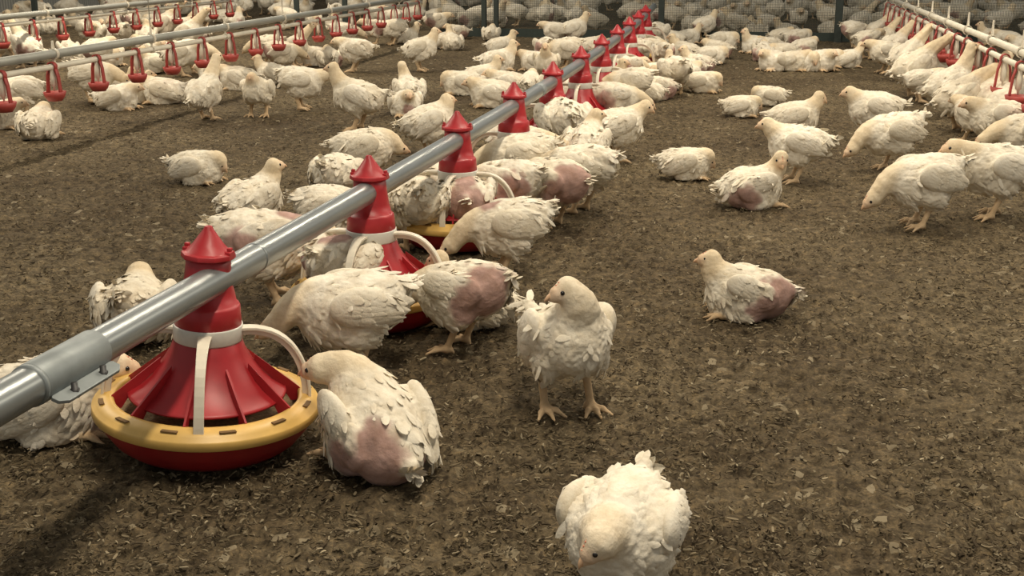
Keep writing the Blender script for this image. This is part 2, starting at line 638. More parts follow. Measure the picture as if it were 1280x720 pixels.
        for u0, va, vb, k, L, wdt, lf in specs:
            vv = np.linspace(va, vb, k) + r.uniform(-.05, .05, k)
            uu = u0 - .10 * np.abs(vv) + r.uniform(-.06, .06, k)
            yy = np.sqrt(np.maximum(.05, 1 - uu ** 2 - vv ** 2))
            p = np.stack([uu * rw[0], s * yy * rw[1], vv * rw[2]], 1)
            nn = np.stack([uu / rw[0], s * yy / rw[1], vv / rw[2]], 1)
            nn /= np.linalg.norm(nn, axis=1, keepdims=True)
            t = np.stack([-np.ones(k), np.zeros(k), -.30 * vv - .12], 1)
            bv, bq = blades(p, nn, t, L * r.uniform(.8, 1.2, k), wdt * r.uniform(.8, 1.15, k), lf * r.uniform(.1, .9, k), .10, .16)
            V.append(bv)
            Q.append(bq + n0)
            n0 += len(bv)
        wv = np.concatenate(V)
        bare = ('flank_l' if s > 0 else 'flank_r') in patches
        ws = .80 if bare else 1.0
        wv = wv * ws @ Rw.T + cw + (np.array([.020, s * .002, .016]) if bare else 0)
        wv = wv @ R.T + C0
        wv[:, 2] = np.maximum(wv[:, 2], .002)
        wc = WHITE * (1.0 + .04 * (r.random((len(wv), 1)) - .5))
        k2 = sstep(.62, .9, vnoise(wv, 40, seed + 55))[:, None] * dirty * 1.3
        wc = wc * (1 - k2) + DIRT * k2
        link('wing', mesh_np('wing', wv, np.concatenate(Q), mats=[M['feather']], col=wc), root)

    # ---- tail
    k = 11
    p = np.repeat(tail1[None] * .82 + tail0[None] * .18, k, 0) + np.stack([r.uniform(-.016, .010, k), r.uniform(-.012, .012, k), r.uniform(-.010, .010, k)], 1)
    ta = np.stack([-np.ones(k), np.linspace(-.55, .55, k) - math.sin(ty), .25 + r.uniform(-.25, .35, k) + tail_up * 6], 1)
    nn = np.stack([.2 + 0 * ta[:, 0], .5 * ta[:, 1], np.ones(k)], 1)
    nn /= np.linalg.norm(nn, axis=1, keepdims=True)
    bv, bq = blades(p, nn, ta, r.uniform(.018, .032, k), r.uniform(.011, .017, k), r.uniform(-.1, .2, k), .12, .2)
    bv = bv @ R.T + C0
    bv[:, 2] = np.maximum(bv[:, 2], .002)
    link('tail', mesh_np('tail', bv, bq, mats=[M['feather']], col=WHITE * np.ones((len(bv), 1))), root)

    # ---- loose feathers over back, breast and thighs
    if plume:
        n = vnorm(v, q)
        pr = (1 - sstep(.30, .62, w_head)) * (1 - w_leg) * (1 - w_skin) ** 2 * (v[:, 2] > .014)
        pr = pr * (.35 + 1.3 * sstep(.35, .7, vnoise(v, 34, seed + 77)))
        pick = r.choice(len(v), size=min(plume, int((pr > 0).sum())), replace=False, p=pr / pr.sum())
        p, nn = v[pick], n[pick]
        bl = (p - C0) @ R
        t = np.stack([-np.ones(len(p)), 0 * bl[:, 1], -.55 * np.abs(bl[:, 1]) / .06 - .25 * (bl[:, 0] > .03)], 1)
        t = t @ R.T
        L = r.uniform(.016, .036, len(p)) * (1 + .2 * (bl[:, 0] < -.04))
        tn = t - (t * nn).sum(1, keepdims=True) * nn
        tn /= np.linalg.norm(tn, axis=1, keepdims=True) + 1e-9
        ok = skin(p + tn * (L * .9)[:, None]) < .35
        p, nn, t, L, bl, pick = p[ok], nn[ok], t[ok], L[ok], bl[ok], pick[ok]
        bv, bq = blades(p - nn * .0012, nn, t, L, L * r.uniform(.26, .50, len(p)), r.uniform(.0, .11, len(p)), r.uniform(.02, .25, len(p)), .5)
        bv[:, 2] = np.maximum(bv[:, 2], .0015)
        bc = np.repeat(col[pick] * r.uniform(.94, 1.06, (len(p), 1)), 15, 0)
        link('plumage', mesh_np('plumage', bv, bq, mats=[M['feather']], col=np.clip(bc, 0, .9)), root)
    return root


def put(o, px, py, face, scale=1.0):
    g = at(px, py)
    o.location = (g[0], g[1], 0.0)
    o.rotation_euler = (0, 0, math.radians(face))
    o.scale = (scale,) * 3
    return o

# ---------------------------------------------------------------- ground
def build_floor():
    rows = [-0.6]
    while rows[-1] < 24:
        y = rows[-1]
        rows.append(y + max(.0045, .0040 * y) if y > 1.0 else y + .03)
    rows = np.array(rows)
    cols = np.linspace(-1, 1, 900)
    cols = np.sign(cols) * np.abs(cols) ** 1.35
    half = 1.5 + .75 * np.maximum(rows, 0)
    X = cols[None] * half[:, None] + .10 * np.maximum(rows, 0)[:, None]
    Y = np.repeat(rows[:, None], len(cols), 1)
    P = np.stack([X, Y, 0 * X], -1).reshape(-1, 3)
    z = (vnoise(P, 5, 1) - .5) * .010 + (vnoise(P, 16, 2) - .5) * .009
    z += (np.abs(vnoise(P, 38, 3) - .5) * 2 - .5) * -.011
    z += (vnoise(P, 90, 4) - .5) * .009
    z -= .004
    P[:, 2] = z
    nr, nc = len(rows), len(cols)
    idx = np.arange(nr * nc).reshape(nr, nc)
    q = np.stack([idx[:-1, :-1], idx[:-1, 1:], idx[1:, 1:], idx[1:, :-1]], -1).reshape(-1, 4)
    m, nt, b = node_mat('litter_floor')
    tc = N(nt, 'ShaderNodeTexCoord')
    vec = tc.outputs['Object']
    big = noise(nt, 1.3, 4, .6, vec=vec)
    r0 = ramp(nt, big.outputs['Fac'], [(0.32, (0.067, 0.050, 0.031)), (0.52, (0.104, 0.081, 0.050)), (0.70, (0.142, 0.113, 0.071))])
    mid = noise(nt, 34, 5, .65, vec=vec)
    r1 = ramp(nt, mid.outputs['Fac'], [(0.34, (0.36, 0.34, 0.32)), (0.50, (0.95, 0.94, 0.92)), (0.66, (1.55, 1.5, 1.4))])
    mx = mix(nt, r0.outputs['Color'], r1.outputs['Color'], .9)
    fine = noise(nt, 150, 4, .7, vec=vec)
    r2 = ramp(nt, fine.outputs['Fac'], [(0.36, (0.5, 0.5, 0.5)), (0.52, (1, 1, 1)), (0.68, (1.8, 1.7, 1.5))])
    mx2 = mix(nt, mx.outputs[2], r2.outputs['Color'], .75)
    vor = N(nt, 'ShaderNodeTexVoronoi', feature='F1')
    vor.inputs['Scale'].default_value = 62
    nt.links.new(vec, vor.inputs['Vector'])
    sp = ramp(nt, vor.outputs['Color'], [(0.86, (0, 0, 0)), (0.93, (1, 1, 1))])
    st = N(nt, 'ShaderNodeRGB')
    st.outputs[0].default_value = (0.23, 0.19, 0.125, 1)
    fl = N(nt, 'ShaderNodeMix', data_type='RGBA')
    nt.links.new(sp.outputs['Color'], fl.inputs[0])
    nt.links.new(mx2.outputs[2], fl.inputs[6])
    nt.links.new(st.outputs[0], fl.inputs[7])
    nt.links.new(fl.outputs[2], b.inputs['Base Color'])
    b.inputs['Roughness'].default_value = 0.95
    b.inputs['Specular IOR Level'].default_value = 0.12
    bump(nt, b, mx2.outputs[2], 0.8, 0.010)
    o = link('floor', mesh_np('floor', P, q, mats=[m]))
    tag(o, kind='structure')
    return P, rows, cols


build_floor()

m_l, nt_l, b_l = node_mat('litter_flakes')
a_l = N(nt_l, 'ShaderNodeAttribute', attribute_name='Col')
nt_l.links.new(a_l.outputs['Color'], b_l.inputs['Base Color'])
b_l.inputs['Roughness'].default_value = 0.9
b_l.inputs['Specular IOR Level'].default_value = 0.15


def build_litter(n=95000):
    r = np.random.default_rng(3)
    y = 1.05 * (7.5 / 1.05) ** (r.random(n) ** 1.15)
    x = (r.random(n) * 2 - 1) * (.50 * y + .55) + .06 * y
    keep = vnoise(np.stack([x, y, 0 * x], 1), 9, 8) + .55 * r.random(n) > .52
    x, y = x[keep], y[keep]
    n = len(x)
    L = r.gamma(3.0, .0019, n) + .0025
    L = np.minimum(L, .019)
    Wd = np.minimum(L * r.uniform(.10, .45, n), .0038)
    a = r.random(n) * 2 * math.pi
    d = np.stack([np.cos(a), np.sin(a), r.normal(0, .22, n)], 1)
    d /= np.linalg.norm(d, axis=1, keepdims=True)
    up = np.stack([r.normal(0, .6, n), r.normal(0, .6, n), np.ones(n)], 1)
    s = np.cross(up, d)
    s /= np.linalg.norm(s, axis=1, keepdims=True)
    nn = np.cross(d, s)
    c = np.stack([x, y, r.uniform(.0005, .009, n)], 1)
    bend = r.normal(0, .28, n)[:, None]
    h, w = L[:, None] / 2, Wd[:, None] / 2
    rows = []
    for t in (-1, -.33, .33, 1):
        mid = c + d * h * t + nn * h * bend * (1 - t * t) * 1.2
        ww = w * (1 - .35 * t * t)
        rows.append(np.stack([mid - s * ww, mid + s * ww], 1))
    v = np.stack(rows, 1).reshape(-1, 3)
    thick = np.repeat(nn * .0007, 8, 0)
    v2 = np.concatenate([v + thick, v - thick])
    base = np.arange(n)[:, None] * 8
    q = np.concatenate([base + np.array([[2 * k, 2 * k + 1, 2 * k + 3, 2 * k + 2]]) for k in range(3)])
    off = len(v)
    sides = []
    for k in range(3):
        for e in (0, 1):
            a0, a1 = 2 * k + e, 2 * k + 2 + e
            sides.append(np.concatenate([base + a0, base + a1, base + a1 + off, base + a0 + off], 1))
    q = np.concatenate([q, q[:, ::-1] + off] + sides)
    k = r.random(n)
    pal = np.array([[.066, .049, .030], [.104, .080, .048], [.150, .118, .072], [.205, .165, .104], [.30, .25, .165]])
    ci = np.searchsorted([.30, .58, .80, .945], k)
    col = pal[ci] * r.uniform(.75, 1.25, (n, 1))
    col = np.repeat(col, 8, 0)
    o = link('litter', mesh_np('litter', v2, q, mats=[m_l], col=np.concatenate([col, col]), smooth=False))
    tag(o, 'loose brown wood shavings and straw scattered over the floor', 'litter', kind='stuff')


build_litter()

# ---------------------------------------------------------------- the house's side and end walls, beyond the frame's edges
m_w, nt_w, b_w = node_mat('wall_panel')
tcw = N(nt_w, 'ShaderNodeTexCoord')
wv = N(nt_w, 'ShaderNodeTexWave', bands_direction='X')
wv.inputs['Scale'].default_value = 6.0
nt_w.links.new(tcw.outputs['Object'], wv.inputs['Vector'])
nz_w = noise(nt_w, 2.0, 4, vec=tcw.outputs['Object'])
rw_ = ramp(nt_w, nz_w.outputs['Fac'], [(.3, (.34, .33, .29)), (.7, (.46, .45, .40))])
nt_w.links.new(rw_.outputs['Color'], b_w.inputs['Base Color'])
b_w.inputs['Roughness'].default_value = .7
bump(nt_w, b_w, wv.outputs['Fac'], .5, .02)
for nm, c, ln, rz in (('wall_left', -W * 8.6 + U * 10.5, 27.0, math.pi / 2 - HOUSE), ('wall_right', W * 9.4 + U * 10.5, 27.0, math.pi / 2 - HOUSE), ('wall_far', W * .4 + U * 24.0, 18.2, -HOUSE)):
    wm = MB().box((0, 0, 1.2), (ln, .12, 2.5))
    o = wm.build(nm, m_w)
    o.location = (c[0], c[1], 0)
    o.rotation_euler = (0, 0, rz)
    tag(o, kind='structure')

# ---------------------------------------------------------------- feeder line
TIPS = [(258, 292), (467, 190), (575, 138), (645, 102), (692, 78), (724, 58), (751, 42), (771, 30), (786, 20), (800, 13)]
T = np.array([at(x, y, .366)[:2] for x, y in TIPS])
cy = np.polyfit(np.arange(10), T[:, 1], 2)
FY = np.polyval(cy, np.arange(12))
cx = np.polyfit(T[:, 1], T[:, 0], 2)
FX = np.polyval(cx, FY)
PIPE_Z = 0.288
pipe_at = lambda y: np.array([np.polyval(cx, y), y, PIPE_Z])


def pipe_dir(y):
    return unit(pipe_at(y + .01) - pipe_at(y - .01))


def make_feeder():
    root = empty('pan_feeder', (0, 0, 0))
    H = MB()
    # peaked hood over the pipe
    H.lathe([(1e-4, .366), (.006, .3655), (.0085, .360), (.024, .338), (.036, .325), (.042, .3235), (.043, .316), (.036, .314), (1e-4, .314)], 10)
    H.build('hood', M['red'], root, bevel=.0008)
    t = MB()
    t.lathe([(.030, .318), (.0345, .3155), (.0365, .290), (.0405, .262), (.0450, .240), (.0485, .2395), (.0505, .236), (.0530, .206), (.0520, .2045), (.045, .2045)], 40)
    t.build('drop_tube', M['red'], root)
    for s in (1, -1):
        lug = MB()
        lug.box((.0, s * .036, .322), (.018, .010, .014))
        lug.box((.0, s * .0365, .331), (.009, .007, .007))
        lug.build('clamp', M['red'], root, bevel=.0015)
    cl = MB()
    cl.lathe([(.046, .206), (.0545, .206), (.0550, .204), (.0550, .182), (.0540, .180), (.046, .180)], 40)
    cl.build('collar', M['grey_plastic'], root)
    # flared cone with radial fins
    cn = MB()
    cn.lathe([(.050, .184), (.0535, .180), (.060, .163), (.072, .142), (.088, .121), (.104, .106), (.122, .094), (.126, .092), (.126, .089), (.10, .098), (.05, .16)], 48)
    cone = cn.build('cone', M['red'], root)
    for k in range(10):
        a = k * math.pi / 5 + .16
        c, s = math.cos(a), math.sin(a)
        fb = MB()
        rr = np.linspace(.074, .150, 6)
        top = .150 - (rr - .074) * .82
        bot = np.where(rr < .124, .136 - (rr - .074) * .98, .066)
        bot = np.minimum(bot, top - .012)
        pts = np.stack([rr * c, rr * s, (top + bot) / 2], 1)
        fb.ribbon(pts, (0, 0, 1), top - bot, (-s, c, 0), .0035)
        fb.build('fin', M['red'], cone)
    # grill arms
    for k in range(4):
        a = k * math.pi / 2
        c, s = math.cos(a), math.sin(a)
        tt = np.linspace(0, 1, 15)
        rr = .053 + .112 * np.sin(tt * math.pi / 2) ** 1.02
        zz = .198 + .006 * np.sin(tt * math.pi) - .124 * (1 - np.cos(tt * math.pi / 2)) ** 1.15
        pts = np.stack([rr * c, rr * s, zz], 1)
        tan = np.gradient(pts, axis=0)
        tan /= np.linalg.norm(tan, axis=1)[:, None]
        nrm = np.cross(tan, [-s, c, 0])
        g = MB()
        g.ribbon(pts, (-s, c, 0), .021 - .006 * np.sin(tt * math.pi * .7), nrm, .005)
        g.ribbon(pts - nrm * .006, (-s, c, 0), .004, nrm, .012)
        g.build('grill_arm', M['white_plastic'], root, bevel=.001)
    # yellow rim
    rm = MB()
    rm.lathe([(.147, .068), (.1455, .082), (.148, .0865), (.154, .0870), (.1745, .0800), (.1762, .0755), (.1800, .0745), (.1812, .0720), (.1812, .060), (.178, .058), (.174, .066), (.155, .068)], 72)
    rim = rm.build('rim', M['yellow'], root)
    for k in range(12):
        a = k * math.pi / 6 + .26
        sb = MB()
        g = [(.1665 * math.cos(a + d), .1665 * math.sin(a + d), .0845) for d in np.linspace(-.075, .075, 6)]
        rad = np.array([[math.cos(a + d), math.sin(a + d), 0] for d in np.linspace(-.075, .075, 6)])
        sb.ribbon(g, rad, .0075, (0, 0, 1), .0022)
        sb.build('slot', M['slot'], rim)
    pn = MB()
    pn.lathe([(1e-4, .004), (.120, .004), (.136, .007), (.150, .018), (.166, .040), (.1735, .064), (.1735, .070), (.168, .068), (.160, .044), (.144, .024), (.12, .016), (1e-4, .016)], 72)
    pn.build('pan', M['red_pan'], root)
    fd = MB()
    rr = np.array([1e-4, .06, .10, .13, .150, .1625])
    th = np.linspace(0, 2 * math.pi, 72, endpoint=False)
    g = np.stack([rr[:, None] * np.cos(th), rr[:, None] * np.sin(th), .052 - .05 * (rr[:, None] - .1).clip(0) + 0 * th], -1)
    g[..., 2] += (vnoise(g, 60, 5) - .5) * .010
    fd.grid(g, close_v=True)
    o = fd.build('feed', M['feed'], root)
    o['kind'] = 'stuff'
    return root


f0 = make_feeder()
ORD = ['nearest', 'second', 'third', 'fourth', 'fifth', 'sixth', 'seventh', 'eighth', 'ninth', 'tenth', 'farthest']
for i in range(11):
    o = f0 if i == 0 else copy_tree(f0)
    d = pipe_dir(FY[i])
    rz = math.atan2(d[1], d[0]) + (math.radians(-68) if i == 0 else 0)
    m = Matrix.Translation((FX[i], FY[i], 0)) @ Matrix.Rotation(rz, 4, 'Z')
    if i == 0:      # the nearest one hangs askew on the pipe
        m = Matrix.Translation((FX[i] - .016, FY[i] - .004, .008)) @ Matrix.Translation((0, 0, .30)) @ Matrix.Rotation(math.radians(4.2), 4, 'Y') @ Matrix.Translation((0, 0, -.30)) @ Matrix.Rotation(rz, 4, 'Z')
    o.matrix_world = m
    lab = {0: 'big red and yellow pan feeder at the front left',
           1: 'second red pan feeder from the front, under the grey pipe, ringed by eating chickens'}.get(
        i, '%s red pan feeder from the front along the grey pipe' % ORD[i] if i < 10 else 'farthest red pan feeder at the dark fence end of the grey pipe')
    tag(o, lab, 'feeder', 'pan feeders along the feed pipe')
for ch in f0.children:
    if ch.name.startswith('clamp'):
        ch.rotation_euler = (0, 0, math.radians(68))

fp = MB()
ys = np.linspace(.75, 10.55, 60)
fp.tube([pipe_at(y) for y in ys], .0245, 28)
pipe = fp.build('feed_pipe', M['pipe'])
tag(pipe, 'long grey steel feed pipe running from the front left to the far end', 'pipe')


def pipe_y(px, py):
    return at(px, py, PIPE_Z)[1]


yc = pipe_y(78, 458)
d = pipe_dir(yc)
side = unit(np.cross(d, [0, 0, 1.0]))                # to the right of the pipe
sl = MB()
L0 = .068
ss = [pipe_at(yc) + d * t for t in (-L0, -L0 + .001, L0 - .001, L0)]
sl.tube(ss, [.0262, .0272, .0272, .0262], 28)
sl.tube([pipe_at(yc) + d * t for t in (-L0 - .006, -L0)], [.0268, .0268], 28)
cp = sl.build('coupling', M['sleeve'], pipe)
for sgn, zz in ((1, -.018), (-1, -.012)):
    fl = MB()
    pts = [pipe_at(yc) + d * t + side * sgn * .030 + np.array([0, 0, zz]) for t in (-L0, -L0 + .012, L0 - .012, L0)]
    fl.ribbon(pts, unit(side * sgn + np.array([0, 0, -.35])), [.010, .026, .026, .012], unit(np.array([0, 0, 1.0]) + side * .35), .005)
    f = fl.build('flange', M['sleeve'], cp, bevel=.001)
    for t in (-.032, .032):
        bb = MB()
        c = pipe_at(yc) + d * t + side * sgn * .034 + np.array([0, 0, zz])
        bb.tube([c + [0, 0, -.008], c + [0, 0, .003], c + [0, 0, .0032], c + [0, 0, .011]], [.006, .006, .0042, .0042], 6)
        bb.build('bolt', M['bolt'], cp)
for px, py in ((308, 322), (668, 113)):
    yj = pipe_y(px, py)
    jn = MB()
    dj = pipe_dir(yj)
    wj = .004 if px < 400 else .030
    jn.tube([pipe_at(yj) + dj * t for t in (-wj, -wj + .001, wj - .001, wj)], [.0250, .0256, .0256, .0250], 28)
    jn.build('joint_band', M['pipe' if px < 400 else 'sleeve'], pipe)

# ---------------------------------------------------------------- drinker lines
def make_drinker():
    """one drinker: a clip over the pipe, a yoke of two arms, a cup and the pale nipple between"""
    root = bpy.data.objects.new('drinker', None)
    mb = MB()
    a = np.linspace(-.5, math.pi + .5, 14)
    mb.ribbon([(0, .015 * math.cos(t), .015 * math.sin(t)) for t in a], (1, 0, 0), .016, np.array([[0, math.cos(t), math.sin(t)] for t in a]), .004)
    for s in (1, -1):
        pts = [(0, s * .013, -.006), (0, s * .020, -.030), (0, s * .0235, -.070), (0, s * .027, -.098)]
        mb.ribbon(pts, (1, 0, 0), [.016, .014, .014, .020], (0, 1, .1), .006)
    mb.lathe([(1e-4, -.110), (.024, -.110), (.034, -.096), (.039, -.080), (.0365, -.080), (.030, -.094), (1e-4, -.098)], 20)
    body = mb
    nb = MB()
    nb.lathe([(1e-4, -.078), (.003, -.078), (.0035, -.066), (.009, -.062), (.010, -.034), (.008, -.018), (.008, .0), (1e-4, .0)], 14)
    return body, nb


def build_line(name, label, px, py, z, s0, s1, spacing, cup_phase, zgap, hang, spike, cup):
    p0 = at(px, py, z)
    org = np.array([p0[0], p0[1], 0])
    s1 = float((at(640, 46) - org) @ U) - .14          # the lines stop at the fence
    root = empty(name, org + U * s0, 0)
    root.rotation_euler = (0, 0, math.atan2(U[1], U[0]))
    Ln = s1 - s0
    tag(root, label, 'drinker line', 'nipple drinker lines')
    a = MB().tube([(x, 0, z) for x in (0, Ln / 2, Ln)], .0125, 12)
    a.build('water_pipe', M['water_pipe'], root)
    b = MB().tube([(x, 0, z + zgap) for x in (0, Ln / 2, Ln)], .0155 if spike else .019, 16)
    b.build('support_pipe', M['grey_pipe' if not spike else 'water_pipe'], root)
    body, nb = make_drinker()
    bm = mesh_np('drinker_cup', np.concatenate(body.v), np.concatenate(body.q), mats=[M['drinker_red']])
    nm = mesh_np('nipple', np.concatenate(nb.v), np.concatenate(nb.q), mats=[M['white_plastic']])
    x = (cup_phase - s0) % spacing
    while x < Ln:
        c = link('drinker_cup', bm, root)
        c.location = (x, 0, z)
        c.scale = (cup, 1.0 + (cup - 1) * .6, cup)
        n = link('nipple', nm, c)
        x += spacing
    hm = MB()
    t = np.linspace(0, 2 * math.pi, 18)
    hm.ribbon([(0, .022 * math.cos(q), zgap + .022 * math.sin(q)) for q in t], (1, 0, 0), .018, np.array([[0, math.cos(q), math.sin(q)] for q in t]), .004)
    hm.ribbon([(0, .0155 * math.cos(q), .0155 * math.sin(q)) for q in t], (1, 0, 0), .018, np.array([[0, math.cos(q), math.sin(q)] for q in t]), .004)
    hm.ribbon([(0, 0, .013), (0, 0, zgap - .02)], (1, 0, 0), .014, (0, 1, 0), .006)
    if spike:
        hm.ribbon([(0, 0, zgap + .02), (0, 0, zgap + .05), (0, 0, zgap + .088)], (1, 0, 0), [.046, .020, .006], (0, 1, 0), .007)
    else:
        hm.ribbon([(0, 0, zgap + .02), (0, 0, zgap + .055)], (1, 0, 0), [.02, .008], (0, 1, 0), .006)
    hmesh = mesh_np('hanger', np.concatenate(hm.v), np.concatenate(hm.q), mats=[M['white_plastic']], smooth=False)
    cm = MB().tube([(0, 0, zgap + .05), (0, 0, 1.4), (0, 0, 2.6)], .0022, 6)
    cmesh = mesh_np('suspension_cord', np.concatenate(cm.v), np.concatenate(cm.q), mats=[M['cord']])
    x = (hang[0] - s0) % hang[1]
    k = 0
    while x < Ln:
        h_ = link('hanger', hmesh, root)
        h_.location = (x, 0, z)
        if k % hang[2] == 0:
            c = link('suspension_cord', cmesh, h_)
        x += hang[1]
        k += 1
    return org


def s_of(px, org, z, guess):
    """how far along a line its point at picture column px stands"""
    s = guess
    for _ in range(40):
        p = org + U * s
        fw = p[1] * math.cos(PITCH) + (CAM_H - z) * math.sin(PITCH)
        x = 640 + F_PX * p[0] / fw
        p2 = p + U * .01
        fw2 = p2[1] * math.cos(PITCH) + (CAM_H - z) * math.sin(PITCH)
        x2 = 640 + F_PX * p2[0] / fw2
        s += max(-1, min(1, (px - x) / ((x2 - x) / .01)))
    return s


def line_params(px, py, z, pa, pb, n):
    p0 = at(px, py, z)
    org = np.array([p0[0], p0[1], 0])
    a, b = s_of(pa, org, z, 0), s_of(pb, org, z, 0)
    print('LINE', p0, 'spacing', (b - a) / n)
    return a, abs(b - a) / n


ZL = .30
ph, sp = line_params(160, 67, ZL, 65, 252, 4)
build_line('drinker_line', 'nearer of two left drinker lines, white pipe with red cups under grey pipe',
           160, 67, ZL, -2.2, 9.5, sp, ph, .052, (s_of(190, at(160, 67, ZL) * [1, 1, 0], ZL, 0), .87, 2), False, 1.3)
ph, sp = line_params(85, 23, ZL, 40, 169, 4)
build_line('drinker_line', 'drinker line at the far left, half hidden behind the nearer left line',
           85, 23, ZL, -2.2, 9.0, sp, ph, .052, (s_of(58, at(85, 23, ZL) * [1, 1, 0], ZL, 0), 1.1, 2), False, 1.3)
ZR = .325
ph, sp = line_params(1200, 48, ZR, 1197, 1276, 5)
build_line('drinker_line', 'drinker line at the right, close row of red cups under a white spiked pipe',
           1200, 48, ZR, -2.2, 9.0, sp, ph, .056, (s_of(1208, at(1200, 48, ZR) * [1, 1, 0], ZR, 0), .66, 3), True, 1.45)

# ---------------------------------------------------------------- dark netting fence across the house
FORG = at(640, 46)


def fence_at(px):
    """the point on the fence line under picture column px"""
    s = 0.0
    for _ in range(30):
        p = FORG + W * s
        fw = p[1] * math.cos(PITCH) + CAM_H * math.sin(PITCH)
        x = 640 + F_PX * p[0] / fw
        s += (px - x) / F_PX * fw / W[0]
    return s


fr = empty('netting_fence', FORG * [1, 1, 0], -HOUSE)
tag(fr, 'low dark netting fence on posts across the far end of the house', 'fence')
sa, sb = fence_at(548), fence_at(1420)
bb = MB()
bb.box(((sa + sb) / 2, 0, .035), (sb - sa, .012, .075))
bb.build('base_strip', M['net'], fr)
nb = MB()
ht = .62
def strand(a, b):
    m = MB().tube([a, b], .0013, 4, cap=False)
    nb.add(m.v[0], m.q[0])


for x in np.arange(sa, sb, .0125):
    strand((x, 0, .06), (x, 0, ht))
for z in np.arange(.09, ht, .0125):
    strand((sa, 0, z), (sb, 0, z))
nb.build('netting', M['net'], fr)
for px, w in ((606, .042), (621, .042), (1046, .06), (826, .05), (1290, .05)):
    s = fence_at(px)
    pm = MB().ribbon([(s, -.03, -.01), (s, -.03, .5), (s, -.03, 2.4)], (1, 0, 0), w, (0, 1, 0), w)
    pm.build('post', M['post'], fr, bevel=.004)
for px, py in ((46, 14), (372, 14), (432, 14)):
    g = at(px, 34)
    e = empty('post', g * [1, 1, 0], 0)
    e.name = 'support_post'
    pm = MB().ribbon([(0, 0, -.01), (0, 0, 1.2), (0, 0, 2.4)], (1, 0, 0), .05, (0, 1, 0), .05)
    pm.build('shaft', M['post'], e, bevel=.004)
    MB().box((0, 0, .01), (.12, .12, .02)).build('foot_plate', M['post'], e)
    tag(e, {46: 'dark upright post at the far left behind both drinker lines', 372: 'dark post left of its twin behind the left drinker lines',
            432: 'dark post right of its twin behind the left drinker lines'}[px], 'post')

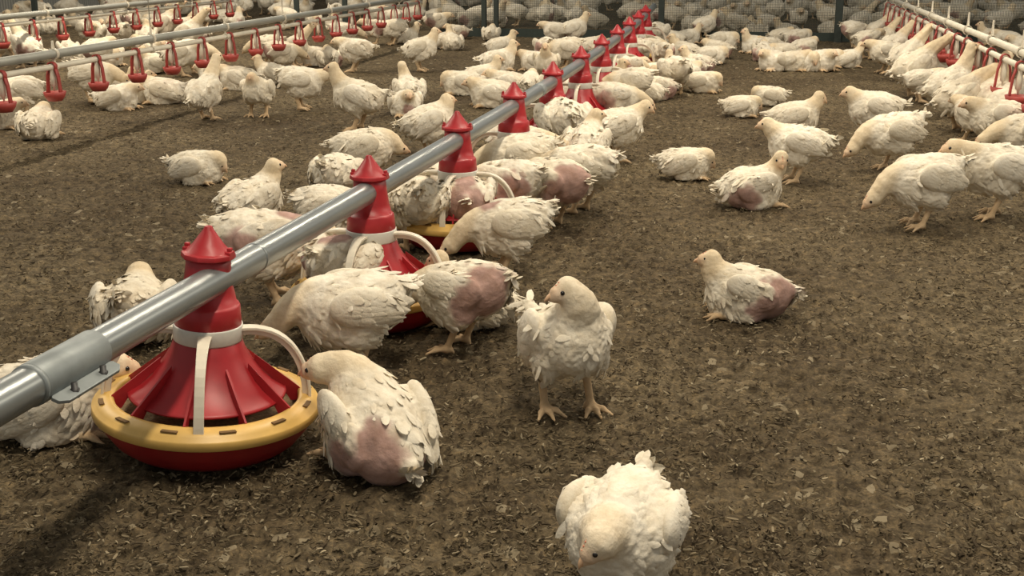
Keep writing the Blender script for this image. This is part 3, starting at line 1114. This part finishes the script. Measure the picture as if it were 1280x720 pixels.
# ---------------------------------------------------------------- the birds one by one
#  (column and row where it stands, way it faces: 0 picture right, 90 away, 180 left, 270 to the camera, pose, size, options, label)
HERO = [
    (792, 775, 248, 'feed', .85, dict(head=(.128, .0, .155), look=(.50, -.52, -.62), cream=.5, tail_up=.008, z=.128, pitch=-4, fat=1.08, dirty=.1),
     'big white chicken nearest the camera at the bottom edge, head bowed'),
    (708, 514, 290, 'alert', .98, dict(head=(.062, -.034, .246), look=(.0, -.97, -.25), tail_yaw=55, tail_up=.045, z=.142, pitch=24, fat=.96, dirty=.1, stance=(.012, -.008), cream=.4),
     'white chicken standing alone in the middle, facing the camera with its head turned left'),
    (472, 586, 122, 'sit', 1.02, dict(cream=.6, head=(.104, .050, .142), look=(.75, .62, -.28), patches=('rear_l', 'flank_l', 'rump'), z=.070, pitch=26, dirty=.12),
     'chicken with bare pink rump squatting at the right edge of the nearest feeder'),
    (442, 462, 197, 'feed', 1.02, dict(head=(.150, .0, .098), z=.128, pitch=-4, fat=1.06, dirty=.22, look=(.9, 0, -.42)),
     'large white chicken with dirty wing standing behind the nearest feeder, head low'),
    (580, 438, 156, 'feed', .93, dict(patches=('flank_l', 'rear_l'), head=(.150, .02, .098), dirty=.2),
     'chicken with bare pink flank standing in front of the second feeder, pecking left'),
    (636, 340, 187, 'feed', .96, dict(head=(.158, 0, .072), patches=('shoulder',), z=.128, dirty=.1),
     'white chicken reaching its cream head low to the ground, between second and third feeders'),
    (590, 404, 160, 'sit', .90, dict(head=(.092, .0, .150), look=(.9, 0, -.4)),
     'chicken hidden but for its cream neck, behind the pink flanked one at second feeder'),
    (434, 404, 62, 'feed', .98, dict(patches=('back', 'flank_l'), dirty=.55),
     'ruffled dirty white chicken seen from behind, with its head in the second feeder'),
    (336, 378, 18, 'feed', 1.08, dict(patches=('shoulder', 'flank_r'), head=(.140, 0, .135), dirty=.4),
     'dingy chicken under the pipe with raw pink neck, eating left of second feeder'),
    (173, 424, 100, 'rest', 1.02, dict(tail_up=.03, tail_yaw=-30, dirty=.08, z=.066, pitch=-4),
     'white chicken sitting behind the pipe just left of the nearest feeder, back turned'),
    (62, 540, 8, 'rest', 1.05, dict(patches=('breast', 'shoulder'), dirty=.25, head=(.125, 0, .105)),
     'chicken lying under the pipe coupling at the left edge of the nearest feeder'),
    (316, 274, 58, 'sit', 1.0, dict(dirty=.4, head=(.09, -.02, .152), look=(.9, -.45, -.05)),
     'white chicken sitting behind the pipe, tail to camera, cream head raised, left of second feeder'),
    (248, 228, 350, 'doze', .90, dict(dirty=.1),
     'white chicken dozing alone on bare litter left of the pipe, head tucked low'),
    (424, 270, 75, 'feed', .95, dict(dirty=.15), 'white rump poking up behind the pipe left of the second feeder hood'),
    (456, 234, 12, 'low', .98, dict(dirty=.12, head=(.13, 0, .13)), 'white chicken standing across behind the hood of the second feeder'),
    (420, 322, 8, 'feed', .95, dict(dirty=.4, head=(.13, 0, .14)), 'shaded chicken under the pipe close behind the ruffled one at the second feeder'),  # heavier dirt tint darkens the plumage to stand for shade under the pipe
    (527, 313, 92, 'feed', 1.0, dict(dirty=.1), 'clean white chicken seen from behind, just right of the second feeder'),
    (545, 280, 60, 'feed', .95, dict(dirty=.5), 'grey shaded chicken wedged under the pipe between second and third feeders'),  # shade on this bird is put into its colour through the dirt tint
    (583, 307, 92, 'feed', 1.0, dict(patches=('rear', 'back', 'flank_r'), dirty=.3, pitch=2, z=.13),
     'chicken with bare red back seen from behind at the third feeder'),
    (634, 288, 150, 'feed', 1.02, dict(patches=('flank_l',), dirty=.1), 'chicken with pink side at the third feeder, left of the purple-rumped one'),
    (694, 284, 140, 'feed', 1.0, dict(patches=('flank_l', 'rear', 'rear_l'), pitch=2, dirty=.15),
     'chicken with large bare purple rump standing tail out at the third feeder'),
    (726, 266, 148, 'feed', 1.05, dict(dirty=.1), 'white chicken leaning behind the purple-rumped one at third feeder'),
    (650, 250, 186, 'feed', 1.05, dict(dirty=.1, head=(.14, 0, .115)), 'cream white chicken facing left just right of the third feeder'),
    (650, 228, 356, 'feed', 1.0, dict(dirty=.1, head=(.16, 0, .125)), 'chicken facing right under a pale arm of the fourth feeder'),
    (733, 226, 72, 'alert', .95, dict(patches=('rump',), dirty=.3, look=(.6, -.75, -.1), head=(.08, -.02, .235)),
     'chicken with greyish downy rump and raised head looking right, by fourth feeder'),
    (770, 202, 20, 'low', 1.0, dict(dirty=.15, look=(.7, -.4, -.5), head=(.115, -.02, .205)), 'standing chicken bowing its head at the right edge of the fourth feeder crowd'),
    (704, 202, 100, 'feed', 1.18, dict(fat=1.1, dirty=.12, pitch=0), 'plump white chicken seen square from behind at the fifth feeder'),
    (856, 222, 352, 'doze', .86, dict(dirty=.1), 'white chicken lying alone on open litter between pipe and right flock, head on ground'),
    (936, 258, 18, 'rest', 1.0, dict(patches=('flank_r',), head=(.085, -.035, .150), look=(-.2, -.75, -.6), dirty=.1),
     'chicken lying with bare pink side, its white neck bent over as it preens'),
    (932, 394, 171, 'sit', .90, dict(patches=('flank_l', 'rear_l'), head=(.098, 0, .140), dirty=.1),
     'chicken with bare pink rump lying alone on the open floor in mid right'),
    (994, 228, 172, 'low', .98, dict(dirty=.1, head=(.118, 0, .205)), 'white chicken standing behind the preening one, facing left'),
    (1150, 284, 188, 'feed', 1.06, dict(fat=1.08, head=(.148, 0, .080), dirty=.1), 'stout white chicken standing in right foreground, head bent to the litter'),
    (1240, 272, 184, 'low', 1.1, dict(dirty=.12, head=(.138, 0, .195), stance=(.02, -.03)), 'chicken striding left at the right edge, pink legged, behind the stout one'),
    (1112, 214, 190, 'feed', 1.05, dict(dirty=.1, head=(.150, 0, .078), tail_up=.012), 'white chicken pecking left above the stout one, pointed tail out'),
    (1090, 178, 178, 'low', 1.04, dict(dirty=.1, head=(.112, 0, .200)), 'plump chicken facing left with raised cream head, on open floor before right drinkers'),
    (992, 163, 356, 'sit', 1.04, dict(dirty=.1, head=(.105, 0, .142), look=(.8, -.1, -.6)), 'white chicken sitting facing right beyond the standing ones, beak pointing down'),
    (926, 145, 350, 'doze', .80, dict(dirty=.05), 'bright white chicken asleep in a ball, left of a cream sleeper'),
    (961, 131, 178, 'doze', .78, dict(dirty=.1), 'cream sleeper curled up touching the bright white ball of a chicken'),
    (449, 163, 176, 'alert', 1.08, dict(dirty=.05, tail_up=.02, head=(.105, 0, .255)), 'tall white chicken standing side on, yellow legged, in front of left drinkers'),
    (378, 137, 4, 'feed', 1.05, dict(dirty=.2, head=(.15, 0, .165)), 'white chicken stepping right behind the tall yellow legged one'),
    (324, 146, 262, 'alert', .92, dict(dirty=.15, head=(.08, 0, .215)), 'small chicken standing face on between two larger ones by left drinkers'),
    (258, 150, 62, 'drink', .95, dict(dirty=.5, head=(.11, 0, .300), pitch=30), 'greyish chicken stretching its neck up to a red cup of left drinkers'),
    (512, 126, 108, 'sit', 1.02, dict(dirty=.08, head=(.08, .02, .175)), 'cream chicken sitting upright with back turned, behind its lying neighbour'),
    (507, 144, 285, 'rest', .98, dict(dirty=.08, patches=('breast',)), 'chicken lying in front of the upright cream one in the left aisle'),
    (526, 89, 2, 'alert', 1.05, dict(dirty=.1), 'white chicken standing facing right on bare floor by the left drinkers end'),
    (446, 90, 172, 'low', 1.05, dict(dirty=.5), 'grey dirty chicken standing under the left drinkers, white tail behind'),
    (118, 128, 2, 'feed', 1.1, dict(dirty=.15), 'chicken bending right under the left drinkers beside a lying group'),
    (147, 137, 0, 'rest', 1.0, dict(dirty=.05), 'front chicken of the lying group under the left drinkers'),
    (168, 128, 12, 'sit', .92, dict(dirty=.1), 'chicken with raised head at the right of the lying group under left drinkers'),
    (150, 121, 350, 'sit', .92, dict(dirty=.1), 'back chicken of the lying group under the left drinkers'),
    (207, 129, 172, 'rest', 1.05, dict(dirty=.15, tail_up=.02), 'chicken lying with tail pointing right under the left drinkers'),
    (50, 173, 95, 'rest', 1.05, dict(dirty=.08), 'round white chicken lying back turned at the far left, nearest of its trio'),
    (28, 148, 215, 'low', 1.0, dict(dirty=.3), 'chicken stooping behind the round white one at the far left'),
    (-2, 160, 5, 'rest', 1.0, dict(dirty=.1), 'chicken lying at the very left edge, cut off by the frame'),
    (300, 112, 176, 'rest', 1.05, dict(dirty=.1), 'white chicken lying behind the neck-stretching grey one'),
    (536, 196, 20, 'alert', .98, dict(dirty=.1, head=(.085, 0, .225)), 'cream chicken with raised head behind the pipe, by the third feeder hood'),
    (579, 118, 184, 'doze', 1.04, dict(dirty=.05), 'leftmost of the white chickens lying behind the pipe near fourth feeder'),
    (616, 133, 184, 'rest', 1.1, dict(dirty=.05), 'white chicken lying facing left just behind the fourth feeder hood'),
    (602, 108, 5, 'sit', 1.0, dict(dirty=.05), 'chicken sitting up in the middle of the group behind the fourth feeder'),
    (634, 117, 184, 'rest', 1.0, dict(dirty=.05), 'chicken with brown face resting between the fourth and fifth hoods'),
    (662, 117, 80, 'rest', .95, dict(dirty=.1), 'chicken sitting close behind the pipe left of the fifth feeder hood'),
    (622, 88, 4, 'sit', 1.1, dict(dirty=.05), 'larger of two chickens lying together, facing right, on floor beyond the pipe'),
    (626, 67, 2, 'sit', 1.0, dict(dirty=.05), 'farther of two chickens lying together, facing right, beyond the pipe'),
    (1131, 102, 24, 'drink', 1.12, dict(dirty=.05), 'chicken drinking at the right line behind another, neck upright'),
    (1140, 122, 14, 'drink', 1.18, dict(dirty=.05, head=(.165, 0, .265)), 'chicken leaning out to drink at the right line, tail low to the left'),
    (1150, 128, 352, 'low', .85, dict(dirty=.15), 'small chicken peering right beneath the drinking ones at the right line'),
    (1172, 104, 185, 'low', 1.0, dict(dirty=.1), 'chicken facing left under the right line'),
    (1182, 146, 14, 'drink', 1.1, dict(dirty=.1, head=(.10, 0, .300)), 'chicken with neck straight up in the middle of the right line row'),
    (1196, 164, 12, 'drink', 1.1, dict(dirty=.3, head=(.15, 0, .25)), 'dark winged chicken standing next to the straight necked one at the right line'),
    (1230, 165, 26, 'drink', 1.08, dict(dirty=.1, head=(.09, 0, .305)), 'chicken stretching straight up under the last red cups'),
    (1262, 170, 14, 'drink', 1.12, dict(dirty=.1, head=(.165, 0, .27)), 'chicken reaching diagonally up to the last red cup at the right edge'),
    (1242, 192, 180, 'low', 1.05, dict(dirty=.12, head=(.12, 0, .19)), 'chicken facing left in the crowd right of the pointed-tail one'),
    (1276, 214, 186, 'feed', 1.05, dict(dirty=.1), 'chicken at the right edge behind the striding one, head hidden'),
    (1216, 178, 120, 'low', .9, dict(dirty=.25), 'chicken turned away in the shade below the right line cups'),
]
k = 0
for (px, py, face, pose, sc, kw, lab) in HERO:
    near = py > 185
    o = make_chicken(pose, h=.0030 if py > 330 else (.0034 if near else .0042), plume=520 if py > 330 else (360 if near else 160), seed=11 * k + 3, **kw)
    put(o, px, py, face, sc)
    if k == 0:
        c = at(743, 684, .135) - np.array([math.cos(math.radians(face)), math.sin(math.radians(face)), 0]) * .115
        o.location = (c[0], c[1], 0)
    tag(o, lab, 'chicken', 'white broiler chickens')
    k += 1

# smaller ones share a few bodies
LIB = {}


def lib(pose, i):
    key = (pose, i)
    if key not in LIB:
        pt = [(), ('flank_r',), ('rump', 'flank_l')][i % 3]
        LIB[key] = make_chicken(pose, h=.0052, plume=120, seed=500 + 7 * len(LIB), patches=pt, dirty=[.08, .2, .3][i % 3])
        return LIB[key], True
    return LIB[key], False


def bird(px, py, face, pose, sc, lab, group, i=0):
    o, new = lib(pose, i)
    if not new:
        o = copy_tree(o)
    put(o, px, py, face, sc)
    tag(o, lab, 'chicken', group)
    return o


MID = [
    # crowd right of the pipe, from the fifth feeder on
    ([(743, 150, 12, 'rest'), (768, 160, 6, 'feed'), (757, 114, 350, 'sit'), (788, 136, 170, 'feed'), (806, 128, 165, 'rest'), (822, 124, 200, 'sit'),
      (842, 119, 100, 'feed'), (775, 138, 350, 'rest'), (728, 134, 12, 'feed'), (712, 148, 20, 'feed'), (834, 112, 200, 'rest'), (862, 98, 160, 'rest'), (816, 104, 30, 'rest'), (786, 98, 350, 'rest'), (764, 98, 20, 'sit'), (800, 108, 185, 'rest'), (782, 112, 20, 'feed'), (879, 115, 350, 'doze'), (858, 104, 30, 'rest'), (838, 98, 95, 'sit')],
     'white chicken in the pack right of the pipe between fifth and seventh feeders', 'pack at the fifth to seventh feeders'),
    ([(812, 80, 340, 'feed'), (798, 86, 60, 'feed'), (828, 90, 90, 'feed'), (872, 92, 172, 'sit'), (889, 79, 350, 'doze'), (856, 75, 176, 'sit'), (838, 74, 30, 'rest'),
      (905, 60, 2, 'doze'), (918, 47, 176, 'alert'), (880, 50, 8, 'alert'), (860, 54, 350, 'sit'), (845, 57, 120, 'rest'), (897, 72, 185, 'rest'), (822, 62, 80, 'feed')],
     'chicken in the loose flock right of the farthest feeders, before the fence', 'flock before the fence right of the pipe'),
    # beyond the pipe, to the fence
    ([(683, 106, 272, 'alert'), (682, 84, 100, 'feed'), (707, 86, 182, 'feed'), (694, 58, 178, 'low'), (717, 58, 4, 'alert'), (738, 66, 10, 'rest'), (670, 88, 200, 'rest'),
      (752, 74, 20, 'rest')],
     'chicken behind the pipe among the fifth to eighth hoods', 'chickens behind the pipe'),
    # huddle in the middle of the right aisle
    ([(975, 54, 2, 'rest'), (996, 56, 4, 'doze'), (962, 66, 176, 'rest'), (978, 76, 200, 'doze'), (1004, 70, 12, 'rest'), (990, 88, 300, 'rest'), (1010, 88, 270, 'doze'),
      (966, 88, 210, 'rest'), (1032, 84, 350, 'doze'), (1058, 84, 2, 'sit'), (949, 48, 90, 'sit'), (954, 76, 110, 'rest'), (943, 66, 200, 'sit'), (1024, 88, 300, 'rest')],
     'white chicken in the huddle resting in the far middle of the right aisle', 'huddle in the right aisle'),
    # far end of the right drinkers
    ([(1066, 60, 2, 'feed'), (1073, 47, 4, 'drink'), (1082, 74, 30, 'low'), (1101, 72, 22, 'drink'), (1114, 84, 22, 'drink'), (1094, 60, 10, 'drink'), (1122, 70, 200, 'low'), (1106, 92, 160, 'low')],
     'white chicken crowding the far end of the right drinker line', 'chickens at the far right drinkers'),
    ([(1258, 58, 182, 'rest'), (1238, 56, 170, 'sit'), (1275, 66, 200, 'rest')],
     'cream chicken beyond the right drinker line at the right edge', 'chickens beyond the right drinkers'),
    # along the far half of the left drinkers
    ([(413, 84, 80, 'rest'), (552, 60, 2, 'rest'), (508, 54, 10, 'sit'), (492, 56, 190, 'feed'), (471, 56, 170, 'low'), (566, 62, 100, 'sit'), (545, 46, 0, 'low'), (430, 62, 20, 'feed'),
      (396, 82, 200, 'sit'), (342, 104, 185, 'sit'), (352, 92, 20, 'feed'), (336, 84, 170, 'feed'), (368, 84, 10, 'drink'), (270, 106, 190, 'rest'), (226, 96, 20, 'low'), (198, 90, 180, 'sit'),
      (245, 92, 340, 'feed'), (614, 50, 100, 'rest'), (586, 44, 0, 'feed'), (572, 48, 180, 'rest')],
     'white chicken standing or lying along the far stretch of the left drinkers', 'chickens along the left drinkers'),
]
n = 0
for rows, lab, grp in MID:
    for (px, py, face, pose) in rows:
        bird(px, py, face + rng.uniform(-12, 12) * (3.2 if pose in ('doze', 'rest') else 1), pose, rng.uniform(.92, 1.06), lab, grp, n % 3)
        n += 1

# flock between and behind the two left drinker lines
taken = []


def scatter(count, lab, grp, pick, gap, poses, scale=(.95, 1.15), low=False):
    done = 0
    for _ in range(count * 60):
        if done >= count:
            break
        g = pick()
        if g is None or any((g[0] - a) ** 2 + (g[1] - b) ** 2 < gap * gap for a, b in taken):
            continue
        taken.append((g[0], g[1]))
        pose = poses[int(rng.integers(len(poses)))]
        if low:
            o = far_bird(pose)
        else:
            o, new = lib(pose, int(rng.integers(3)))
            if not new:
                o = copy_tree(o)
        o.location = (g[0], g[1], 0)
        o.rotation_euler = (0, 0, rng.uniform(0, 2 * math.pi))
        o.scale = (rng.uniform(*scale),) * 3
        tag(o, lab, 'chicken', grp)
        done += 1


FAR = {}


def far_bird(pose):
    key = (pose, int(rng.integers(2)))
    if key not in FAR:
        FAR[key] = make_chicken(pose, h=.0085, plume=0, parts=False, seed=900 + len(FAR), dirty=.15, patches=[(), ('flank_r',)][key[1]])
        return FAR[key]
    o = FAR[key].copy()
    COL.objects.link(o)
    return o


def pick_px(x0, x1, y0, y1):
    def f():
        return at(rng.uniform(x0, x1), rng.uniform(y0, y1))
    return f


def pick_band(a, b):
    """on the ground between two lines that run from picture left to the vanishing point"""
    def f():
        px = rng.uniform(-30, 470)
        t = rng.random()
        ya = a[0] + (px / 945.0) * (-63 - a[0])
        yb = b[0] + (px / 945.0) * (-63 - b[0])
        py = ya + t * (yb - ya)
        return at(px, py) if py > 14 else None
    return f


scatter(44, 'pale chicken in the flock between the two left drinker lines', 'flock between the left drinker lines', pick_band((112,), (54,)), .20,
        ['rest', 'sit', 'feed', 'low', 'doze', 'drink'])
scatter(26, 'pale chicken in the flock behind the farthest left drinker line', 'flock behind the far left drinkers', pick_band((50,), (30,)), .24,
        ['rest', 'sit', 'low', 'feed'])


def pick_pen():
    s, t = rng.uniform(fence_at(560), fence_at(1330)), rng.random() ** 1.2 * 3.6 + .22
    p = FORG + W * s + U * t
    return p


scatter(70, 'grey looking chicken in the shaded flock behind the dark netting', 'flock behind the netting', pick_pen, .23,
        ['rest', 'sit', 'low', 'alert', 'doze'], (1.0, 1.2), low=True)

# past these, birds too far off to count: one mesh
src = []
for q, (ps, pt) in enumerate((('rest', ()), ('sit', ('flank_r',)), ('low', ()), ('alert', ()))):
    o = make_chicken(ps, h=.0115, plume=0, parts=False, seed=950 + q, patches=pt)
    me = o.data
    v = np.empty(len(me.vertices) * 3, np.float32)
    me.vertices.foreach_get('co', v)
    qd = np.empty(len(me.polygons) * 4, np.int32)
    me.polygons.foreach_get('vertices', qd)
    cl = np.empty(len(me.vertices) * 4, np.float32)
    me.color_attributes['Col'].data.foreach_get('color', cl)
    src.append((v.reshape(-1, 3), qd.reshape(-1, 4), cl.reshape(-1, 4)[:, :3]))
    bpy.data.objects.remove(o)
V, Q, CC, n0, done = [], [], [], 0, 0
SFL = float(FORG @ U)
for _ in range(30000):
    if done >= 420:
        break
    a, b = rng.uniform(-8.0, 8.8), SFL + .3 + rng.random() ** 1.3 * 8.5
    if b < SFL + 2.2 and a > float((FORG + W * fence_at(548)) @ W) and rng.random() < .75:
        continue
    p = U * b + W * a
    if any((p[0] - x) ** 2 + (p[1] - y) ** 2 < .26 ** 2 for x, y in taken):
        continue
    taken.append((p[0], p[1]))
    v, qd, cl = src[int(rng.integers(4))]
    t, sc_ = rng.uniform(0, 2 * math.pi), rng.uniform(1.0, 1.2)
    rz = np.array([[math.cos(t), -math.sin(t), 0], [math.sin(t), math.cos(t), 0], [0, 0, 1]])
    V.append(v @ rz.T * sc_ + np.array([p[0], p[1], 0]))
    Q.append(qd + n0)
    CC.append(cl * rng.uniform(.82, 1.0))
    n0 += len(v)
    done += 1
o = link('far_flock', mesh_np('far_flock', np.concatenate(V), np.concatenate(Q), mats=[M['feather']], col=np.concatenate(CC)))
tag(o, 'mass of pale chickens filling the farthest end of the house beyond the fence', 'chickens', kind='stuff')

# ---------------------------------------------------------------- light
w = bpy.data.worlds.new('world')
scene.world = w
w.use_nodes = True
nt = w.node_tree
bg = nt.nodes['Background']
tc = N(nt, 'ShaderNodeTexCoord')
sx = N(nt, 'ShaderNodeSeparateXYZ')
nt.links.new(tc.outputs['Generated'], sx.inputs[0])
rp = ramp(nt, sx.outputs['Z'], [(0.0, (.72, .72, .68)), (.3, (.68, .67, .62)), (.7, (.52, .50, .45)), (1.0, (.46, .44, .39))])
nt.links.new(rp.outputs['Color'], bg.inputs['Color'])
bg.inputs['Strength'].default_value = 0.36

# tube lamps right of the feed pipe; outer rows added to brighten side aisles
for off, en, ss in ((.66, 46, (1.2, 4.2, 7.2)), (-3.6, 60, (4.2, 7.2, 10.2)), (4.4, 52, (4.2, 7.2))):
    for s in ss:
        base = np.array([-.42, 1.45, 0]) - U * 1.45 / math.cos(HOUSE)
        p = base + U * s + W * off
        L = bpy.data.lights.new('tube_or_fill_lamp', 'AREA')
        L.shape = 'RECTANGLE'
        L.size, L.size_y = 1.5, .16
        L.energy = en
        L.color = (1.0, .875, .69)
        lo = bpy.data.objects.new('tube_or_fill_lamp', L)
        lo.location = (p[0], p[1], 2.75)
        lo.rotation_euler = (0, 0, math.pi / 2 - HOUSE)
        COL.objects.link(lo)

vs = scene.view_settings
vs.view_transform = 'Standard'
vs.look = 'None'
vs.gamma = 1.0
vs.use_curve_mapping = False
vs.exposure = 0.50
